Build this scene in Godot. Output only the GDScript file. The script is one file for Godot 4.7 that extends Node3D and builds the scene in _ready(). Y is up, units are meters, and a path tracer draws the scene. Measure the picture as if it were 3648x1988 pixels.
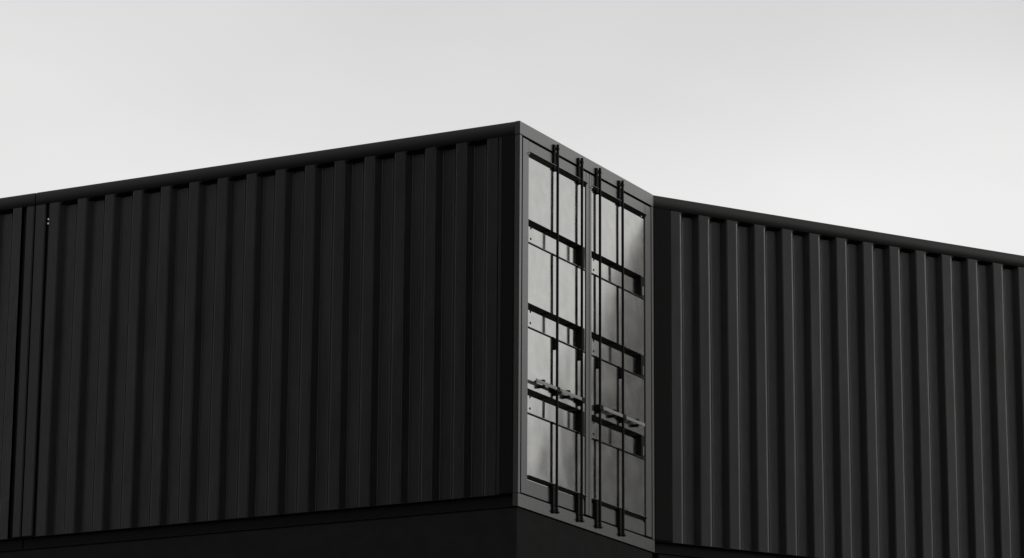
extends Node3D
# Black shipping containers standing on a dark base under an overcast sky.

const HT := 2.9          # container height
const WD := 2.29         # container width
const BASE := 5.7805     # height of the containers' underside above the ground
const EYE := 1.6

var M := {}
var dents := FastNoiseLite.new()
var CORNER: Vector3      # bottom of the near vertical edge of the door container
var DOOR_DIR: Vector3    # along the door face, away from the viewer
var LEFT_DIR: Vector3    # along the long side, to the left
var RIGHT_DIR: Vector3   # along the long side of the right container


func heading(a: float) -> Vector3:
	return Vector3(sin(a), 0, -cos(a))


func _ready() -> void:
	# ---- camera
	var pitch := 0.24722756
	var roll := 0.0065001944
	var fwd := Vector3(0, sin(pitch), -cos(pitch))
	var up0 := Vector3(0, cos(pitch), sin(pitch))
	var right := Vector3.RIGHT * cos(roll) + up0 * sin(roll)
	var up := up0 * cos(roll) - Vector3.RIGHT * sin(roll)
	var cam := Camera3D.new()
	cam.name = "camera"
	cam.transform = Transform3D(Basis(right, up, -fwd), Vector3(0, EYE, 0))
	cam.fov = rad_to_deg(2.0 * atan(994.0 / 11661.67))
	cam.near = 0.1
	cam.far = 4000.0
	add_child(cam)
	cam.current = true
	# ---- sky, sun, exposure
	var env := Environment.new()
	env.background_mode = Environment.BG_SKY
	var sky := Sky.new()
	var pano := PanoramaSkyMaterial.new()
	pano.panorama = ImageTexture.create_from_image(overcast())
	sky.sky_material = pano
	env.sky = sky
	env.tonemap_mode = Environment.TONE_MAPPER_LINEAR
	env.tonemap_exposure = 1.0
	env.sdfgi_enabled = true
	env.ssao_enabled = true
	env.ssil_enabled = true
	var we := WorldEnvironment.new()
	we.name = "overcast_environment"
	we.environment = env
	add_child(we)
	var sun := DirectionalLight3D.new()
	sun.name = "veiled_sun"
	sun.light_energy = 0.24
	sun.light_angular_distance = 14.0
	sun.light_color = Color(1.0, 0.985, 0.96)
	sun.shadow_enabled = true
	add_child(sun)
	sun.look_at_from_position(Vector3(39.7, 16.0, -4.9), Vector3.ZERO, Vector3.UP)

	CORNER = Vector3(0.0506846, BASE, -23.2439383)
	DOOR_DIR = heading(0.49024397)
	LEFT_DIR = heading(0.49024397 - PI / 2)
	RIGHT_DIR = heading(1.05431600)
	dents.seed = 5
	dents.noise_type = FastNoiseLite.TYPE_SIMPLEX_SMOOTH
	dents.frequency = 1.0
	dents.fractal_octaves = 3
	materials()
	ground()
	base_blocks()
	side_buildings()
	door_container()
	left_container()
	right_container()


# ------------------------------------------------------------------ sky
func overcast() -> Image:
	var w := 1536
	var h := 768
	var img := Image.create(w, h, false, Image.FORMAT_RGBF)
	var big := FastNoiseLite.new()
	big.seed = 11
	big.noise_type = FastNoiseLite.TYPE_SIMPLEX_SMOOTH
	big.frequency = 1.0
	big.fractal_octaves = 4
	big.fractal_gain = 0.42
	for y in h:
		var el := PI * (0.5 - (y + 0.5) / h)
		for x in w:
			var az := TAU * (x + 0.5) / w
			var d := Vector3(cos(el) * sin(az), sin(el), cos(el) * cos(az))
			var deg := rad_to_deg(el)
			# thin bright cloud low down, thicker grey cloud higher up
			var t := smoothstep(14.0, 20.5, deg)
			var v := lerpf(0.845, 0.67, t)
			v = lerpf(v, 0.60, smoothstep(24.0, 75.0, deg))
			var c := big.get_noise_3d(-d.x * 5.0, d.y * 13.0, d.z * 5.0)
			v *= 1.0 + 0.09 * c
			img.set_pixel(x, y, Color(v, v, v * 0.998))
	return img


# ------------------------------------------------------------------ materials
func noise_tex(freq: float, lo: Color, hi: Color, sd: int, oct := 4) -> NoiseTexture2D:
	var n := FastNoiseLite.new()
	n.seed = sd
	n.frequency = freq
	n.noise_type = FastNoiseLite.TYPE_SIMPLEX_SMOOTH
	n.fractal_octaves = oct
	var g := Gradient.new()
	g.set_color(0, lo)
	g.set_color(1, hi)
	var t := NoiseTexture2D.new()
	t.width = 512
	t.height = 512
	t.seamless = true
	t.noise = n
	t.color_ramp = g
	return t


func grey(v: float) -> Color:
	return Color(v, v, v).linear_to_srgb()


func mat(key: String, lo: float, hi: float, rough: float, spec: float, metal: float, freq := 0.02, sd := 1, tile := 1.0) -> StandardMaterial3D:
	var m := StandardMaterial3D.new()
	m.albedo_color = Color.WHITE
	m.albedo_texture = noise_tex(freq, grey(lo), grey(hi), sd)
	m.roughness = rough
	m.metallic_specular = spec
	m.metallic = metal
	m.uv1_triplanar = true
	m.uv1_scale = Vector3(tile, tile, tile)
	m.cull_mode = BaseMaterial3D.CULL_DISABLED
	M[key] = m
	return m


func rough_noise(m: StandardMaterial3D, lo: float, hi: float, sd: int, freq := 0.03) -> void:
	m.roughness = 1.0
	m.roughness_texture = noise_tex(freq, Color(lo, lo, lo), Color(hi, hi, hi), sd)
	m.roughness_texture_channel = BaseMaterial3D.TEXTURE_CHANNEL_RED


func coat(m: StandardMaterial3D, rough: float) -> void:
	m.clearcoat_enabled = true
	m.clearcoat = 1.0
	m.clearcoat_roughness = rough


func materials() -> void:
	var m := mat("wall", 0.007, 0.015, 0.4, 0.42, 0.0, 0.02, 3, 0.8)
	rough_noise(m, 0.30, 0.46, 5)
	m.albedo_color = Color(0.96, 0.96, 1.0)
	m.uv1_scale = Vector3(4.0, 0.45, 4.0)
	m = mat("rail", 0.010, 0.024, 0.52, 0.36, 0.0, 0.05, 7, 1.5)
	m.uv1_scale = Vector3(9.0, 1.0, 3.0)
	m = mat("frame", 0.010, 0.016, 0.3, 0.5, 0.0, 0.05, 8, 1.5)
	rough_noise(m, 0.24, 0.5, 9, 0.03)
	coat(m, 0.28)
	m = mat("panel", 0.42, 0.50, 0.13, 0.5, 1.0, 0.012, 10, 0.9)
	rough_noise(m, 0.11, 0.19, 20, 0.008)
	m.albedo_color = Color(1.0, 0.997, 0.975)
	coat(m, 0.1)
	m = mat("post", 0.009, 0.014, 0.6, 0.15, 0.0, 0.05, 19, 1.5)
	m = mat("rod", 0.008, 0.012, 0.5, 0.2, 0.0, 0.08, 12, 2.0)
	m = mat("rubber", 0.006, 0.008, 0.9, 0.1, 0.0, 0.08, 13, 2.0)
	m = mat("galvanised", 0.19, 0.29, 0.5, 0.5, 0.3, 0.12, 14, 3.0)
	m = mat("steel", 0.65, 0.75, 0.3, 0.5, 0.9, 0.05, 15, 2.0)
	m = mat("base", 0.021, 0.027, 0.9, 0.1, 0.0, 0.02, 16, 0.5)
	m = mat("asphalt", 0.035, 0.06, 0.95, 0.2, 0.0, 0.05, 17, 0.25)
	m = mat("cladding", 0.02, 0.03, 0.8, 0.2, 0.0, 0.03, 18, 0.3)


# ------------------------------------------------------------------ mesh helpers
func tool() -> SurfaceTool:
	var st := SurfaceTool.new()
	st.begin(Mesh.PRIMITIVE_TRIANGLES)
	return st


func tri(st: SurfaceTool, a: Vector3, b: Vector3, c: Vector3, out: Vector3) -> void:
	var n := (c - a).cross(b - a)
	if n.length_squared() < 1e-16:
		return
	n = n.normalized()
	if n.dot(out) < 0.0:
		var k := b
		b = c
		c = k
		n = -n
	for p in [a, b, c]:
		st.set_normal(n)
		st.add_vertex(p)


func quad(st: SurfaceTool, a: Vector3, b: Vector3, c: Vector3, d: Vector3, out: Vector3) -> void:
	tri(st, a, b, c, out)
	tri(st, a, c, d, out)


func box(st: SurfaceTool, lo: Vector3, hi: Vector3, ch := 0.004) -> void:
	# box with chamfered edges
	var c := (lo + hi) * 0.5
	var e := (hi - lo) * 0.5
	var k := minf(ch, minf(e.x, minf(e.y, e.z)) * 0.45)
	for ax in 3:
		var b1 := (ax + 1) % 3
		var b2 := (ax + 2) % 3
		for s in [-1.0, 1.0]:
			var q: Array[Vector3] = []
			for t in [[-1, -1], [1, -1], [1, 1], [-1, 1]]:
				var p := Vector3.ZERO
				p[ax] = s * e[ax]
				p[b1] = t[0] * (e[b1] - k)
				p[b2] = t[1] * (e[b2] - k)
				q.append(c + p)
			var n := Vector3.ZERO
			n[ax] = s
			quad(st, q[0], q[1], q[2], q[3], n)
	# edges
	for ax in 3:
		var b1 := (ax + 1) % 3
		var b2 := (ax + 2) % 3
		for s1 in [-1.0, 1.0]:
			for s2 in [-1.0, 1.0]:
				var p := Vector3.ZERO
				var r := Vector3.ZERO
				p[b1] = s1 * e[b1]
				p[b2] = s2 * (e[b2] - k)
				r[b1] = s1 * (e[b1] - k)
				r[b2] = s2 * e[b2]
				var h := Vector3.ZERO
				h[ax] = e[ax] - k
				var n := Vector3.ZERO
				n[b1] = s1
				n[b2] = s2
				quad(st, c + p - h, c + p + h, c + r + h, c + r - h, n)
	for s1 in [-1.0, 1.0]:
		for s2 in [-1.0, 1.0]:
			for s3 in [-1.0, 1.0]:
				var n := Vector3(s1, s2, s3)
				tri(st, c + n * Vector3(e.x, e.y - k, e.z - k), c + n * Vector3(e.x - k, e.y, e.z - k), c + n * Vector3(e.x - k, e.y - k, e.z), n)


func tube(st: SurfaceTool, a: Vector3, b: Vector3, ra: float, rb: float, seg := 16, caps := true) -> void:
	var ax := (b - a).normalized()
	var u := ax.cross(Vector3(0.31, 0.2, 0.93)).normalized()
	var v := ax.cross(u)
	for i in seg:
		var t0 := TAU * i / seg
		var t1 := TAU * (i + 1) / seg
		var n0 := u * cos(t0) + v * sin(t0)
		var n1 := u * cos(t1) + v * sin(t1)
		var p := [a + n0 * ra, b + n0 * rb, b + n1 * rb, a + n1 * ra]
		var nn := [n0, n0, n1, n1]
		var order := [0, 1, 2, 0, 2, 3]
		var g: Vector3 = (p[2] - p[0]).cross(p[1] - p[0])
		if g.dot(n0) < 0.0:
			order = [0, 2, 1, 0, 3, 2]
		for k in order:
			st.set_normal(nn[k])
			st.add_vertex(p[k])
		if caps:
			tri(st, a, p[0], p[3], -ax)
			tri(st, b, p[1], p[2], ax)


func ribbon(st: SurfaceTool, row0: PackedVector3Array, row1: PackedVector3Array, n0: PackedVector3Array, n1: PackedVector3Array) -> void:
	# a smooth strip between two rows of points with their own normals
	for i in row0.size() - 1:
		var p := [row0[i], row0[i + 1], row1[i + 1], row1[i]]
		var nn := [n0[i], n0[i + 1], n1[i + 1], n1[i]]
		var g: Vector3 = (p[2] - p[0]).cross(p[1] - p[0])
		var order := [0, 1, 2, 0, 2, 3]
		if g.dot(nn[0] + nn[2]) < 0.0:
			order = [0, 2, 1, 0, 3, 2]
		for k in order:
			st.set_normal(nn[k])
			st.add_vertex(p[k])


func part(called: String, st: SurfaceTool, m: Material, parent: Node) -> MeshInstance3D:
	var o := MeshInstance3D.new()
	o.name = called
	o.mesh = st.commit()
	o.material_override = m
	o.cast_shadow = GeometryInstance3D.SHADOW_CASTING_SETTING_DOUBLE_SIDED
	parent.add_child(o, true)
	return o


func boxpart(called: String, lo: Vector3, hi: Vector3, m: Material, parent: Node, ch := 0.004) -> MeshInstance3D:
	var st := tool()
	box(st, lo, hi, ch)
	return part(called, st, m, parent)


func thing(called: String, label: String, category: String, xf: Transform3D, group := "") -> Node3D:
	var o := Node3D.new()
	o.name = called
	o.transform = xf
	o.set_meta("label", label)
	o.set_meta("category", category)
	if group:
		o.set_meta("group", group)
	add_child(o, true)
	return o


# ------------------------------------------------------------------ setting
func ground() -> void:
	var st := tool()
	quad(st, Vector3(-1500, 0, -1500), Vector3(1500, 0, -1500), Vector3(1500, 0, 1500), Vector3(-1500, 0, 1500), Vector3.UP)
	var o := part("ground", st, M.asphalt, self)
	o.set_meta("kind", "structure")


func frame_left() -> Transform3D:
	# x along the long side towards the doors, z out of the long side
	return Transform3D(Basis(-LEFT_DIR, Vector3.UP, -DOOR_DIR), CORNER)


func frame_right() -> Transform3D:
	return Transform3D(Basis(RIGHT_DIR, Vector3.UP, RIGHT_DIR.cross(Vector3.UP)), CORNER + DOOR_DIR * WD)


func base_blocks() -> void:
	var f := frame_left()
	f.origin.y = 0.0
	var o := thing("base_block", "smooth dark base wall under the door container and the left one", "wall", f)
	boxpart("wall", Vector3(-11.0, 0, -WD + 0.02), Vector3(-0.012, BASE - 0.002, -0.012), M.base, o, 0.003)
	f = frame_right()
	f.origin.y = 0.0
	o = thing("base_block", "smooth dark base wall under the right container", "wall", f)
	boxpart("wall", Vector3(0.04, 0, -WD + 0.02), Vector3(12.1, BASE - 0.002, -0.012), M.base, o, 0.003)


func side_buildings() -> void:
	# dark halls on both sides of the yard, out of view; the glossy paint mirrors them
	var o := thing("warehouse", "tall dark warehouse beside the yard, out of view on the left", "building", Transform3D(Basis.IDENTITY, Vector3(-15.5, 0, 2)))
	boxpart("wall", Vector3(-14.0, 0, -12), Vector3(5.5, 20, 14), M.cladding, o, 0.05)
	boxpart("roof", Vector3(-14.2, 20.0, -12.2), Vector3(5.7, 20.4, 14.2), M.cladding, o, 0.05)
	o = thing("warehouse", "tall dark warehouse beside the yard, out of view on the right", "building", Transform3D(Basis.IDENTITY, Vector3(16.5, 0, 2)))
	boxpart("wall", Vector3(-5.5, 0, -15), Vector3(3.2, 20, 14), M.cladding, o, 0.05)
	boxpart("roof", Vector3(-5.7, 20.0, -15.2), Vector3(3.4, 20.4, 14.2), M.cladding, o, 0.05)


# ------------------------------------------------------------------ container pieces
# one corrugated sheet, from x0 to x1, made of the given outline (x, depth) with rounded bends
func corrugated(parent: Node, outline: Array, y0: float, y1: float, z: float, m: Material, crisp: int) -> void:
	var pts := PackedVector2Array()
	var nrm := PackedVector2Array()
	var n := outline.size()
	for i in n:
		var p: Vector2 = outline[i]
		if i == 0 or i == n - 1:
			var q: Vector2 = outline[1] if i == 0 else outline[n - 2]
			var d := (q - p) if i == 0 else (p - q)
			pts.append(p)
			nrm.append(Vector2(d.y, d.x).normalized())
			continue
		var a: Vector2 = (outline[i - 1] as Vector2) - p
		var b: Vector2 = (outline[i + 1] as Vector2) - p
		# the press leaves one shoulder of each groove sharper than the other
		var r := 0.007
		if p.y < 0.01:
			r = 0.007 if (b.y > 0.01) == (crisp > 0) else (0.005 if crisp > 0 else 0.02)
		var pa := p + a.normalized() * r
		var pb := p + b.normalized() * r
		var na := Vector2(-a.y, -a.x).normalized()
		var nb := Vector2(b.y, b.x).normalized()
		for k in 5:
			var t := k / 4.0
			pts.append(pa.lerp(p, t).lerp(p.lerp(pb, t), t))
			nrm.append(na.lerp(nb, t).normalized())
	# depth is measured inwards, so z runs the other way; the thin sheet is slightly dented all over
	var levels: Array = []
	var steps := 22
	for k in steps + 1:
		levels.append(lerpf(y0, y1 - 0.022, k / float(steps)))
	var rows: Array = []
	var norms: Array = []
	for y in levels:
		var row := PackedVector3Array()
		var nr := PackedVector3Array()
		for i in pts.size():
			var px := pts[i].x
			var fade := smoothstep(y0, y0 + 0.3, y) * smoothstep(y1, y1 - 0.3, y)
			row.append(Vector3(px, y, z - pts[i].y + dent(px, y) * fade))
			var dx := (dent(px + 0.02, y) - dent(px - 0.02, y)) / 0.04 * fade
			var dy := (dent(px, y + 0.02) - dent(px, y - 0.02)) / 0.04 * fade
			nr.append((Vector3(nrm[i].x, 0, nrm[i].y) + Vector3(-dx, -dy, 0)).normalized())
		rows.append(row)
		norms.append(nr)
	var st := tool()
	for k in steps:
		ribbon(st, rows[k], rows[k + 1], norms[k], norms[k + 1])
	var top := PackedVector3Array()
	for i in pts.size():
		top.append(Vector3(pts[i].x, y1, z - pts[i].y * 0.06))
	for i in pts.size() - 1:
		quad(st, rows[steps][i], rows[steps][i + 1], top[i + 1], top[i], Vector3(0, -0.5, 1))
	part("side_panel", st, m, parent)


func dent(x: float, y: float) -> float:
	return 0.0035 * dents.get_noise_2d(x * 2.2, y * 0.8)


func side_wall(parent: Node, x_from: float, x_to: float, first: float, pitch: float, count: int, outer: float, slope: float, m: Material, crisp := 1) -> void:
	# "first" is the x where the first groove leaves the outer face; sheets of four grooves are welded side by side
	var depth := 0.05
	var inner := pitch - outer - slope * 2.0
	var k := 0
	while k < count:
		var m4 := mini(4, count - k)
		var line: Array = []
		var xs := x_from if k == 0 else first + k * pitch - outer * 0.5
		var xe := x_to if k + m4 == count else first + (k + m4) * pitch - outer * 0.5
		line.append(Vector2(xs, 0))
		for j in m4:
			var g := first + (k + j) * pitch
			line.append(Vector2(g, 0))
			line.append(Vector2(g + slope, depth))
			line.append(Vector2(g + slope + inner, depth))
			line.append(Vector2(g + slope * 2.0 + inner, 0))
		line.append(Vector2(xe, 0))
		corrugated(parent, line, 0.1, HT - 0.105, -0.012, m, crisp)
		k += m4


func top_rail(parent: Node, x0: float, x1: float, zc: float, side: float) -> void:
	# rolled rail with a rounded outer face
	var st := tool()
	var y0 := HT - 0.105
	var y1 := HT
	var row0 := PackedVector3Array()
	var row1 := PackedVector3Array()
	var nr := PackedVector3Array()
	for i in 13:
		var t := lerpf(-1.0, 1.0, i / 12.0)
		var a := t * 0.7
		var y := (y0 + y1) * 0.5 + (y1 - y0) * 0.5 * sin(a) / sin(0.7)
		var z := zc + side * (0.0 - 0.035 * (1.0 - cos(a)))
		row0.append(Vector3(x0, y, z))
		row1.append(Vector3(x1, y, z))
		nr.append(Vector3(0, sin(a) * 0.8, side * cos(a)).normalized())
	ribbon(st, row0, row1, nr, nr)
	var zi := zc - side * 0.07
	quad(st, row0[0], row1[0], Vector3(x1, y0, zi), Vector3(x0, y0, zi), Vector3.DOWN)
	quad(st, row0[12], row1[12], Vector3(x1, y1, zi), Vector3(x0, y1, zi), Vector3.UP)
	quad(st, Vector3(x0, y0, zi), Vector3(x1, y0, zi), Vector3(x1, y1, zi), Vector3(x0, y1, zi), Vector3(0, 0, -side))
	for e in [[row0, -1.0, x0], [row1, 1.0, x1]]:
		var rr: PackedVector3Array = e[0]
		for i in 12:
			tri(st, rr[i], rr[i + 1], Vector3(e[2], (y0 + y1) * 0.5, zi), Vector3(e[1], 0, 0))
	part("top_rail", st, M.rail, parent)


func bottom_rail(parent: Node, x0: float, x1: float, zc: float, side: float) -> void:
	# channel section: thin flanges above and below a recessed web
	var st := tool()
	var q := func(ya: float, yb: float, da: float, db: float) -> void:
		var lo := Vector3(x0, ya, minf(zc - side * da, zc - side * db))
		var hi := Vector3(x1, yb, maxf(zc - side * da, zc - side * db))
		box(st, lo, hi, 0.0015)
	q.call(0.094, 0.1, 0.006, 0.07)
	q.call(0.0, 0.008, 0.0, 0.07)
	q.call(0.008, 0.094, 0.032, 0.04)
	part("bottom_rail", st, M.post, parent)


func shell(parent: Node, x0: float, x1: float, m: Material) -> void:
	# roof, floor, far side and the inner faces that close the container
	boxpart("roof", Vector3(x0 + 0.05, HT - 0.04, -WD + 0.06), Vector3(x1 - 0.05, HT - 0.015, -0.06), m, parent)
	boxpart("floor", Vector3(x0 + 0.05, 0.02, -WD + 0.06), Vector3(x1 - 0.05, 0.06, -0.085), m, parent)
	boxpart("far_side", Vector3(x0 + 0.05, 0.03, -WD + 0.02), Vector3(x1 - 0.05, HT - 0.05, -WD + 0.06), m, parent)


func end_wall(parent: Node, x: float, m: Material) -> void:
	boxpart("end_wall", Vector3(x - 0.02, 0.03, -WD + 0.08), Vector3(x + 0.02, HT - 0.02, -0.08), m, parent)


# ------------------------------------------------------------------ the three containers
func door_container() -> void:
	var o := thing("shipping_container", "black corrugated container with shiny double doors and locking rods, between two plain ones", "container", frame_left(), "black shipping containers")
	var L := 4.395
	shell(o, -L, -0.05, M.wall)
	end_wall(o, -L + 0.03, M.wall)
	side_wall(o, -4.262, -0.188, -0.457 - 14 * 0.265, 0.265, 15, 0.085, 0.0435, M.wall)
	top_rail(o, -L, -0.046, -0.004, 1.0)
	top_rail(o, -L, -0.046, -WD + 0.004, -1.0)
	bottom_rail(o, -L, -0.044, -0.004, 1.0)
	bottom_rail(o, -L, -0.044, -WD + 0.004, -1.0)
	# corner posts of the long side
	boxpart("corner_post", Vector3(-L, 0.1, -0.09), Vector3(-4.292, HT - 0.105, -0.002), M.wall, o, 0.008)
	boxpart("corner_post", Vector3(-L, 0.1, -WD + 0.002), Vector3(-4.292, HT - 0.105, -WD + 0.09), M.wall, o, 0.008)
	boxpart("weld_strip", Vector3(-4.292, 0.1, -0.06), Vector3(-4.262, HT - 0.105, -0.035), M.rail, o, 0.002)
	boxpart("corner_post", Vector3(-0.152, 0.1, -0.045), Vector3(-0.044, HT - 0.105, -0.004), M.post, o, 0.006)
	boxpart("post_lip", Vector3(-0.182, 0.1, -0.02), Vector3(-0.154, HT - 0.105, -0.009), M.wall, o, 0.003)
	for v in [2.668, 2.632]:
		var st := tool()
		tube(st, Vector3(-4.276, v, -0.035), Vector3(-4.276, v, -0.02), 0.0085, 0.007, 10)
		part("bolt", st, M.steel, o)
	door_end(o)


func left_container() -> void:
	var f := frame_left()
	f.origin += LEFT_DIR * 4.407
	var o := thing("shipping_container", "black corrugated container at the left edge, end to end with the door container", "container", f, "black shipping containers")
	var L := 6.05
	shell(o, -L, 0.0, M.wall)
	end_wall(o, -L + 0.03, M.wall)
	end_wall(o, -0.03, M.wall)
	side_wall(o, -L + 0.15, -0.127, -0.212 - 0.18 - 20 * 0.265, 0.265, 21, 0.085, 0.0435, M.wall)
	top_rail(o, -L, 0.0, -0.004, 1.0)
	top_rail(o, -L, 0.0, -WD + 0.004, -1.0)
	bottom_rail(o, -L, 0.0, -0.004, 1.0)
	bottom_rail(o, -L, 0.0, -WD + 0.004, -1.0)
	boxpart("corner_post", Vector3(-0.08, 0.1, -0.09), Vector3(0.0, HT - 0.105, -0.004), M.wall, o, 0.008)
	boxpart("weld_strip", Vector3(-0.127, 0.1, -0.065), Vector3(-0.08, HT - 0.105, -0.045), M.rail, o, 0.002)
	boxpart("corner_post", Vector3(-L, 0.1, -0.09), Vector3(-L + 0.15, HT - 0.105, -0.004), M.wall, o, 0.008)


func right_container() -> void:
	var o := thing("shipping_container", "black corrugated container on the right, set at an angle beside the doors", "container", frame_right(), "black shipping containers")
	var L := 12.03
	shell(o, 0.0, L, M.wall)
	end_wall(o, 0.03, M.wall)
	end_wall(o, L - 0.03, M.wall)
	var first := 0.437 - 0.1655
	side_wall(o, 0.172, L - 0.16, first, 0.2705, 43, 0.105, 0.04, M.wall, -1)
	top_rail(o, 0.0, L, -0.004, 1.0)
	top_rail(o, 0.0, L, -WD + 0.004, -1.0)
	bottom_rail(o, 0.0, L, -0.004, 1.0)
	bottom_rail(o, 0.0, L, -WD + 0.004, -1.0)
	boxpart("corner_post", Vector3(0.0, 0.1, -0.09), Vector3(0.168, HT - 0.105, -0.004), M.post, o, 0.008)
	boxpart("corner_post", Vector3(L - 0.158, 0.1, -0.09), Vector3(L, HT - 0.105, -0.004), M.rail, o, 0.008)


# ------------------------------------------------------------------ door end
# in the door's own measures: u runs from the near edge to the far one, v up, d out of the face
func P(u: float, v: float, d: float) -> Vector3:
	return Vector3(d, v, -u)


func dbox(called: String, u0: float, u1: float, v0: float, v1: float, d0: float, d1: float, m: Material, parent: Node, ch := 0.004) -> MeshInstance3D:
	return boxpart(called, Vector3(d0, v0, -u1), Vector3(d1, v1, -u0), m, parent, ch)


func ramp(a: float, b: float, x: float) -> float:
	return clampf((x - a) / (b - a), 0.0, 1.0)


const CHANNELS := [[2.006, 2.180], [1.364, 1.543], [0.720, 0.899]]


func face_depth(u: float, v: float, u0: float, u1: float, n: FastNoiseLite, warp: float) -> float:
	var edge := minf(ramp(u0, u0 + 0.004, u), ramp(u1, u1 - 0.006, u))
	var d := -0.005
	# pressed beads under the top rail and above the bottom rail: square above, slanting in below
	d += 0.026 * edge * minf(ramp(2.6935, 2.6925, v), ramp(2.656, 2.692, v))
	d += 0.020 * edge * minf(ramp(0.2545, 0.2535, v), ramp(0.226, 0.253, v))
	d -= 0.005 * ramp(0.253, 0.216, v)
	var e := minf(ramp(u0 + 0.01, u0 + 0.03, u), ramp(u1 - 0.058, u1 - 0.071, u))
	for c in CHANNELS:
		var k := minf(ramp(c[1], c[1] - 0.036, v), ramp(c[0], c[0] + 0.018, v))
		d -= 0.034 * minf(e, k)
		# rolled lip along the lower edge of the channel
		d += 0.007 * edge * minf(ramp(c[0] + 0.003, c[0], v), ramp(c[0] - 0.014, c[0] - 0.003, v))
	# the thin sheet is not quite flat
	var calm := minf(edge, ramp(0.26, 0.33, v) * ramp(2.63, 2.56, v))
	d += warp * calm * n.get_noise_2d(u * 1.6, v)
	return d


func door_panel(u0: float, u1: float, sd: int, warp: float) -> SurfaceTool:
	var n := FastNoiseLite.new()
	n.seed = sd
	n.noise_type = FastNoiseLite.TYPE_SIMPLEX_SMOOTH
	n.frequency = 1.5
	n.fractal_octaves = 2
	n.fractal_gain = 0.35
	var vb: Array = [2.6935, 2.692, 2.656, 0.2545, 0.253, 0.226]
	for c in CHANNELS:
		vb.append_array([c[0] - 0.014, c[0] - 0.003, c[0] + 0.003, c[0], c[0] + 0.018, c[1] + 0.002, c[1], c[1] - 0.036])
	var vs: Array = [0.221]
	for b in vb:
		vs.append_array([b - 0.0015, b, b + 0.0015])
	vs.append(2.70)
	var x := 0.26
	while x < 2.64:
		vs.append(x)
		x += 0.023
	var us: Array = [u0, u1]
	for b in [u0 + 0.005, u1 - 0.007, u0 + 0.03, u0 + 0.01, u1 - 0.071, u1 - 0.058]:
		us.append_array([b - 0.0025, b, b + 0.0025])
	x = u0 + 0.07
	while x < u1 - 0.08:
		us.append(x)
		x += 0.022
	vs.sort()
	us.sort()
	var st := tool()
	var rows: Array = []
	var norms: Array = []
	var e := 0.0014
	for v in vs:
		var row := PackedVector3Array()
		var nr := PackedVector3Array()
		for u in us:
			row.append(P(u, v, face_depth(u, v, u0, u1, n, warp)))
			var du := (face_depth(u + e, v, u0, u1, n, warp) - face_depth(u - e, v, u0, u1, n, warp)) / (2 * e)
			var dv := (face_depth(u, v + e, u0, u1, n, warp) - face_depth(u, v - e, u0, u1, n, warp)) / (2 * e)
			nr.append(Vector3(1, -dv, du).normalized())
		rows.append(row)
		norms.append(nr)
	for i in rows.size() - 1:
		ribbon(st, rows[i], rows[i + 1], norms[i], norms[i + 1])
	return st


func door_end(o: Node3D) -> void:
	# fixed frame round the doors
	dbox("header", 0.0, WD, 2.797, HT, -0.044, 0.0, M.frame, o, 0.004)
	dbox("sill", 0.0, WD, 0.0, 0.1, -0.044, 0.0, M.frame, o, 0.004)
	dbox("door_post", 0.002, 0.042, 0.1, 2.797, -0.044, -0.001, M.frame, o, 0.004)
	dbox("door_post", WD - 0.042, WD - 0.001, 0.1, 2.797, -0.06, -0.001, M.frame, o, 0.004)
	dbox("gasket", 0.042, WD - 0.042, 0.1, 2.797, -0.09, -0.06, M.rubber, o, 0.002)
	var leaves := [[0.053, 1.1435, 0.145, 1.09, 21], [1.147, 2.236, 1.187, 2.132, 34]]
	for i in 2:
		leaf(o, leaves[i], i)


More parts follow.
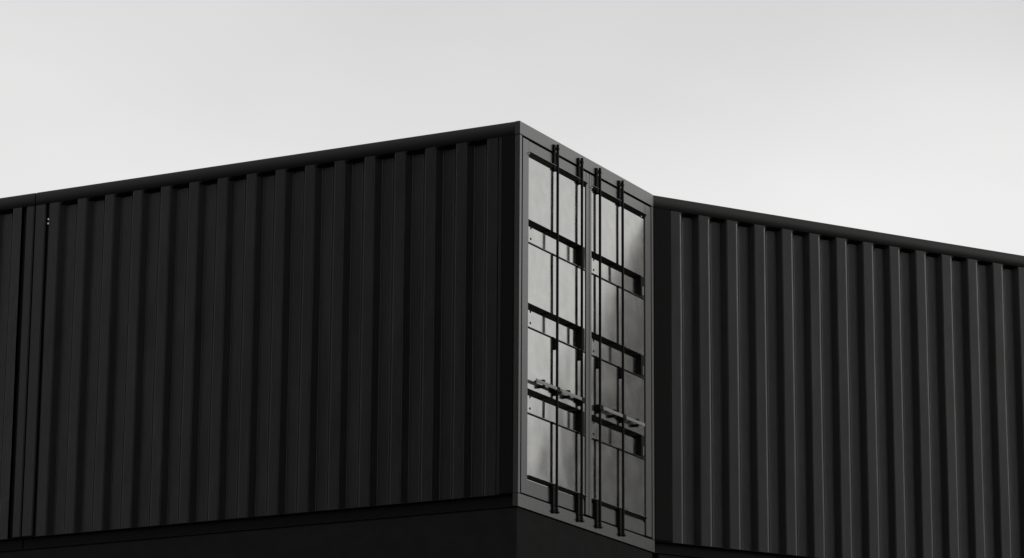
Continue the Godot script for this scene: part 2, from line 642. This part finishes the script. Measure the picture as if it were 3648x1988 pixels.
func leaf(o: Node3D, a: Array, which: int) -> void:
	var l0: float = a[0]
	var l1: float = a[1]
	var p0: float = a[2]
	var p1: float = a[3]
	var door := part("door", door_panel(p0, p1, a[4], 0.0008 if which == 0 else 0.0003), M.panel, o)
	var v0 := 0.112
	var v1 := 2.782
	# outer frame of the leaf
	var st := tool()
	if which == 0:
		# the hinge stile is cut off at a slant where it meets the bottom rail
		var q := [P(l0, v0, 0), P(l0, v1, 0), P(p0, v1, 0), P(p0, 0.215, 0)]
		quad(st, q[0], q[1], q[2], q[3], Vector3.RIGHT)
		for k in 4:
			var c: Vector3 = q[k]
			var d: Vector3 = q[(k + 1) % 4]
			var mid: Vector3 = (c + d) * 0.5 - (q[0] + q[1] + q[2] + q[3]) * 0.25
			quad(st, c, d, d - Vector3(0.05, 0, 0), c - Vector3(0.05, 0, 0), mid)
		part("stile", st, M.frame, door)
		dbox("stile", p1, l1, v0, v1, -0.05, 0.0, M.frame, door, 0.003)
		dbox("bottom_rail", l0 + 0.002, p1, v0, 0.2225, -0.06, -0.0105, M.frame, door, 0.003)
	else:
		dbox("stile", l0, p0, v0, v1, -0.05, 0.0, M.frame, door, 0.003)
		dbox("stile", p1, l1, v0, v1, -0.05, 0.0, M.frame, door, 0.003)
		dbox("bottom_rail", p0, p1, v0, 0.2225, -0.06, -0.0105, M.frame, door, 0.003)
	dbox("top_rail", p0, p1, 2.698, v1, -0.05, -0.0005, M.frame, door, 0.003)
	dbox("edge_seal", p1 - (0.006 if which == 0 else 0.016), p1, 0.216, 2.684, -0.02, -0.002, M.rod, door, 0.002)
	for c in CHANNELS:
		dbox("end_plate", p1 - 0.074, p1 - 0.0165, c[0] + 0.002, c[1] - 0.002, -0.044, -0.002, M.rod, door, 0.002)
	# rivets in the channels
	for c in CHANNELS:
		for u in [p0 + 0.112, p1 - 0.112]:
			for v in [c[0] + 0.05, c[1] - 0.043]:
				st = tool()
				tube(st, P(u, v, -0.041), P(u, v, -0.036), 0.012, 0.008, 10)
				part("rivet", st, M.rod, door)
	# locking rods
	var rods := [0.579, 0.985] if which == 0 else [1.293, 1.690]
	for u in rods:
		locking_rod(door, u, -1.0 if which == 0 else 1.0)
	if which == 1:
		st = tool()
		tube(st, P(2.062, 2.668, -0.01), P(2.062, 2.668, 0.003), 0.011, 0.008, 12)
		part("bolt", st, M.steel, door)
		for c in CHANNELS:
			dbox("latch_strip", 2.086, 2.096, c[0] + 0.02, c[0] + 0.09, -0.002, 0.0015, M.steel if c[0] > 2.0 else M.galvanised, door, 0.001)


func locking_rod(door: Node3D, u: float, toward: float) -> void:
	var d := 0.0185
	var st := tool()
	tube(st, P(u, 0.05, d), P(u, 2.862, d), 0.0105, 0.0105, 18)
	var rod := part("locking_rod", st, M.rod, door)
	# cams and keepers at both ends
	for e in [[2.84, 1.0], [0.07, -1.0]]:
		var v: float = e[0]
		st = tool()
		box(st, P(u + 0.026, v - 0.02, 0.006), P(u - 0.012, v + 0.004, 0.022), 0.003)
		part("cam", st, M.rod, rod)
		dbox("keeper", u - 0.048, u - 0.018, v - 0.035, v + 0.016, 0.0, 0.014, M.rod, rod, 0.004)
		dbox("keeper", u + 0.03, u + 0.052, v - 0.026, v + 0.012, 0.0, 0.006, M.galvanised, rod, 0.002)
	dbox("keeper_foot", u - 0.055, u + 0.05, 0.046, 0.056, 0.0, 0.02, M.rod, rod, 0.002)
	# bearing brackets
	for b in [[2.655, 2.80, 0.0, 0.05], [0.085, 0.245, -0.02, 0.05], [1.275, 1.352, -0.01, 0.022], [0.925, 0.99, -0.01, 0.022]]:
		dbox("bracket", u - b[3], u + 0.016, b[0], b[1], b[2], 0.015, M.rod, rod, 0.003)
	for b in [2.775, 2.70, 2.67, 0.215]:
		st = tool()
		tube(st, P(u - 0.032, b, 0.015), P(u - 0.032, b, 0.019), 0.006, 0.004, 8)
		part("bolt", st, M.rod, rod)
	# handle, held flat across the door by a small catch
	var h0 := u + toward * 0.03
	var h1 := u + toward * 0.36
	st = tool()
	box(st, P(maxf(h0, h1), 0.956, 0.027), P(minf(h0, h1), 0.982, 0.035), 0.003)
	var handle := part("handle", st, M.galvanised, rod)
	var hm := u + toward * 0.235
	dbox("catch", hm - 0.014, hm + 0.014, 0.983, 0.996, 0.004, 0.038, M.rod, handle, 0.004)
	dbox("catch", hm - 0.014, hm + 0.014, 0.936, 0.955, -0.006, 0.038, M.rod, handle, 0.004)
	dbox("handle_hub", u - 0.03, u + 0.03, 0.945, 0.989, 0.006, 0.034, M.rod, handle, 0.004)
